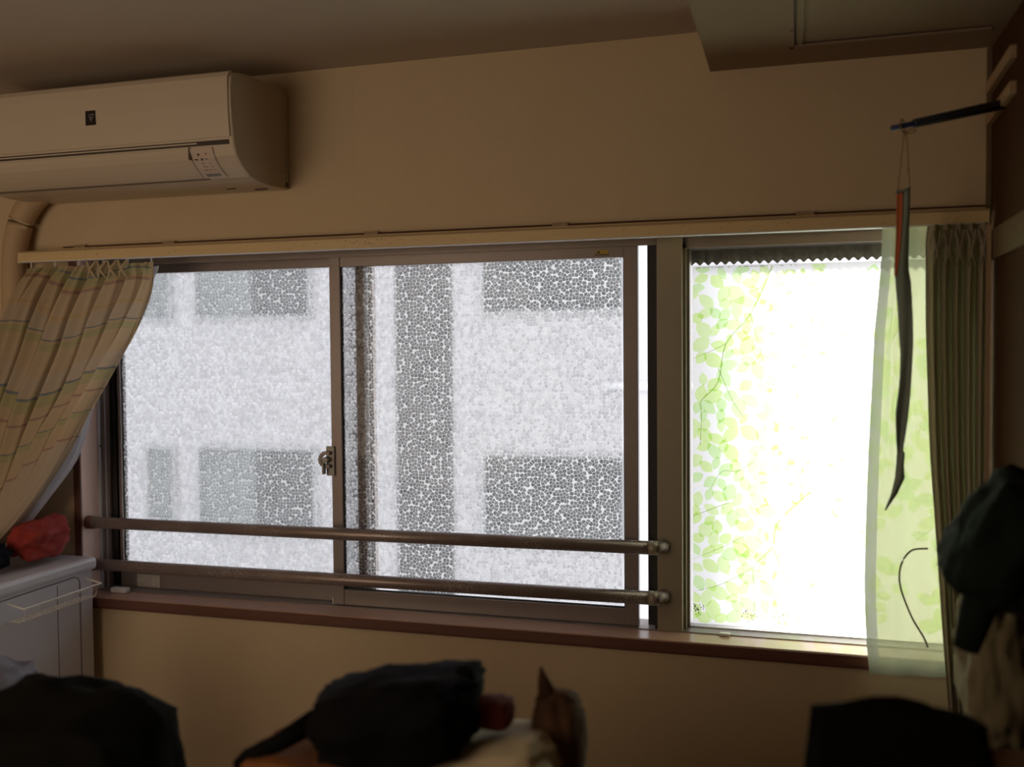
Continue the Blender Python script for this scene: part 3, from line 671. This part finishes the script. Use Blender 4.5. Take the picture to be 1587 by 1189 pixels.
# ================================================================== BLURRED THINGS, LOWER RIGHT
gb = root('dark_green_jacket', (.36, -.75, 1.4), 'dark green jacket hanging against the tall cabinet', 'jacket')
obj('jacket_body', blob((.350, -.74, 1.30), (.085, .12, .125), 3, .16, 1.8, box=.25, rot=(0, .5, 0)), 'greendark', gb, True)
obj('sleeve', T([(.345, -.72, 1.36), (.315, -.74, 1.31), (.31, -.76, 1.20), (.285, -.76, 1.11)], [.03, .038, .032, .022], 16), 'greendark', gb, True)
obj('hanger_hook', T([(.40, -.74, 1.40), (.42, -.74, 1.44), (.440, -.74, 1.45)], .004, 8), 'steel', gb, True)
SPT = [(.300, -.12, 1.16), (.262, -.13, 1.155), (.240, -.13, 1.12), (.238, -.13, 1.07), (.262, -.13, 1.00), (.290, -.13, .95), (.300, -.13, .925)]
sp_ = tag(obj('hanging_strap', T([interp(SPT, k/40) for k in range(41)], .0022, 8), 'drape', None, True), 'thin looped strap hanging in front of the sheer curtain', 'strap')
ob = root('olive_cloth', (.36, -.45, 1.0), 'olive beige cloth bunched below the dark green jacket', 'cloth')
obj('cloth_bundle', blob((.375, -.52, 1.02), (.065, .13, .15), 9, .2, 2.4, box=.3), 'olivecloth', ob, True)
obj('hanging_loop', T([(.40, -.5, 1.15), (.43, -.5, 1.19), (.443, -.5, 1.19)], .004, 8), 'olivecloth', ob, True)
ch = root('black_office_chair', (.15, -1.0, 0), 'black padded chair back at the bottom right', 'chair')
obj('backrest', blob((.15, -1.02, .90), (.145, .035, .20), 5, .06, 1.2, box=.55), 'black', ch, True)
obj('seat', blob((.15, -1.28, .48), (.23, .23, .045), 6, .04, 1.2, box=.7), 'black', ch, True)
obj('back_bar', T([(.15, -.99, .85), (.15, -.99, .5), (.15, -1.2, .43)], .018, 12), 'aludark', ch, True)
obj('pedestal', T([(.15, -1.28, .44), (.15, -1.28, .12)], .03, 16), 'aludark', ch, True)
for k in range(5):
    a = k*2*math.pi/5+.3; e = Vector((.15+.27*math.cos(a), -1.28+.27*math.sin(a), .07))
    o = obj('base_leg', T([(.15, -1.28, .12), e], [.022, .015], 10), 'aludark', ch, True)
    obj('caster', T([e+Vector((-.012, 0, -.042)), e+Vector((.012, 0, -.042))], .027, 14), 'aludark', o, True)

# ================================================================== TABLE WITH THE PILE, BOTTOM CENTRE
tb = root('low_chest', (-.7, -1.0, 0), 'wooden chest under the pile of bags at the bottom edge', 'chest')
obj('top', B(-.90, -.42, -1.16, -.92, .835, .855, bev=.003), 'darkwood', tb)
obj('carcass', B(-.89, -.43, -1.15, -.93, .0, .835), 'darkwood', tb)
for k in range(3):
    o = obj('drawer', B(-.88, -.44, -1.165, -1.15, .03+k*.265, .28+k*.265, bev=.003), 'beigewood', tb)
    obj('knob', T([(-.675, -1.165, .155+k*.265), (-.675, -1.185, .155+k*.265)], .014, 12), 'steel', o)
bp_ = root('black_backpack', (-.68, -1.05, .93), 'black backpack lying on the pile at the bottom centre', 'backpack')
obj('main_body', blob((-.668, -1.06, 1.005), (.155, .10, .080), 2, .13, 1.7, box=.35, rot=(0, -.20, 0)), 'blackcloth', bp_, True)
obj('top_flap', blob((-.60, -1.05, 1.058), (.085, .085, .034), 12, .12, 1.9, box=.4, rot=(0, -.12, 0)), 'navycloth', bp_, True)
obj('strap', T([(-.80, -1.10, 1.00), (-.86, -1.13, .965), (-.915, -1.14, .940), (-.935, -1.13, .920)], [.022, .016, .012, .012], 12), 'blackcloth', bp_, True)
obj('grab_loop', T([(-.56, -1.06, 1.075), (-.545, -1.06, 1.100), (-.530, -1.06, 1.100), (-.522, -1.06, 1.07)], .007, 10), 'blackcloth', bp_, True)
tag(obj('folded_orange_cloth', blob((-.79, -1.06, .905), (.14, .12, .042), 21, .12, 2, box=.6), 'orange', None, True), 'orange brown folded cloth under the black backpack', 'cloth')
tag(obj('folded_cream_cloth', blob((-.50, -1.02, .920), (.115, .10, .055), 22, .14, 2, box=.5, rot=(0, -.25, 0)), 'creamcloth', None, True), 'cream folded cloth under the right end of the backpack', 'cloth')
tag(obj('red_pouch', blob((-.500, -1.02, 1.015), (.032, .035, .028), 23, .1, 2, box=.4), 'darkred', None, True), 'small dark red pouch tucked beside the backpack', 'pouch')
bb = root('brown_plush_toy', (-.4, -.95, .9), 'dark brown plush bundle with a pointed tip, right of the cream cloth', 'plush toy')
obj('body', blob((-.405, -.95, .945), (.048, .06, .095), 24, .12, 2, box=.25), 'brown', bb, True)
obj('ear', T([(-.42, -.95, 1.02), (-.432, -.95, 1.055), (-.436, -.95, 1.078)], [.022, .010, .002], 12), 'brown', bb, True)

# ================================================================== LEFT PILE
sb_ = root('plastic_storage_box', (-2.4, -.26, 0), 'pale grey plastic storage unit below the plaid curtain, left of the window', 'storage box')
obj('carcass', B(-2.62, -2.142, -.62, -.045, 0, .965, bev=.006), 'boxplas', sb_)
obj('lid', B(-2.63, -2.128, -.63, -.038, .958, .998, bev=.012), 'boxplas', sb_)
bm = bmesh.new()
tube(bm, [(-2.1415, -.60, .945), (-2.1415, -.13, .950), (-2.1415, -.112, .944), (-2.1415, -.105, .93), (-2.1415, -.105, .15)], .0022, 6)
tube(bm, [(-2.1415, -.20, .94), (-2.1415, -.20, .15)], .0012, 6)
obj('panel_groove', bm, 'plumcloth', sb_)
wb = root('wire_basket', (-2.1, -.2, .9), 'small white wire basket hooked to the side of the plastic storage unit', 'basket')
y0, y1, xo, xi, zt, zb_ = -.40, -.085, -2.078, -2.135, .925, .885
obj('rim', T([(xi, y1, zt+.012), (xo, y1, zt), (xo, y0, zt), (xi, y0, zt+.012)], .0028, 8), 'wire', wb)
for k in range(16):
    y = y0+(y1-y0)*(k+.3)/16
    obj('wire', T([(xo, y, zt), (xo-.010, y, zb_+.006), (xo-.020, y, zb_), (xi, y, zb_)], .0016, 6), 'wire', wb)
for k in range(3):
    x = xo-.018-.016*k; obj('wire', T([(x, y0, zb_), (x, y1-.01, zb_)], .0016, 6), 'wire', wb)
tag(obj('red_cloth_bundle', blob((-2.225, -.17, 1.075), (.055, .10, .060), 31, .26, 1.7, box=.3, rot=(0, .35, 0)), 'red', None, True), 'red cloth bundled on top of the plastic storage unit', 'cloth')
tag(obj('navy_cloth_bundle', blob((-2.30, -.36, 1.05), (.10, .08, .045), 32, .2, 2, box=.3), 'navycloth', None, True), 'dark navy cloth beside the red bundle', 'cloth')
tag(obj('grey_plastic_bag', blob((-1.84, -.80, .76), (.13, .12, .17), 33, .16, 2.2, box=.3), 'plumcloth', None, True), 'plum grey plastic bag standing before the storage unit', 'bag')
st2 = root('wooden_stool', (-1.84, -.80, 0), 'low wooden stool carrying the plum grey bag', 'stool')
obj('seat', B(-2.0, -1.68, -.95, -.65, .54, .57, bev=.004), 'darkwood', st2)
for sx in (-1.97, -1.71):
    for sy in (-.92, -.68): obj('leg', T([(sx, sy, .54), (sx, sy, 0)], .016, 10), 'darkwood', st2)
tag(obj('black_bag', blob((-1.28, -1.15, .80), (.23, .14, .235), 34, .14, 1.8, box=.35), 'black', None, True), 'large black bag at the bottom left corner', 'bag')
cr2 = root('cardboard_carton', (-1.3, -1.2, 0), 'brown carton carrying the large black bag', 'box')
obj('carton', B(-1.50, -1.06, -1.30, -1.02, 0, .545, bev=.004), 'beigewood', cr2)
obj('flap', B(-1.495, -1.065, -1.17, -1.15, .54, .55), 'trim', cr2)
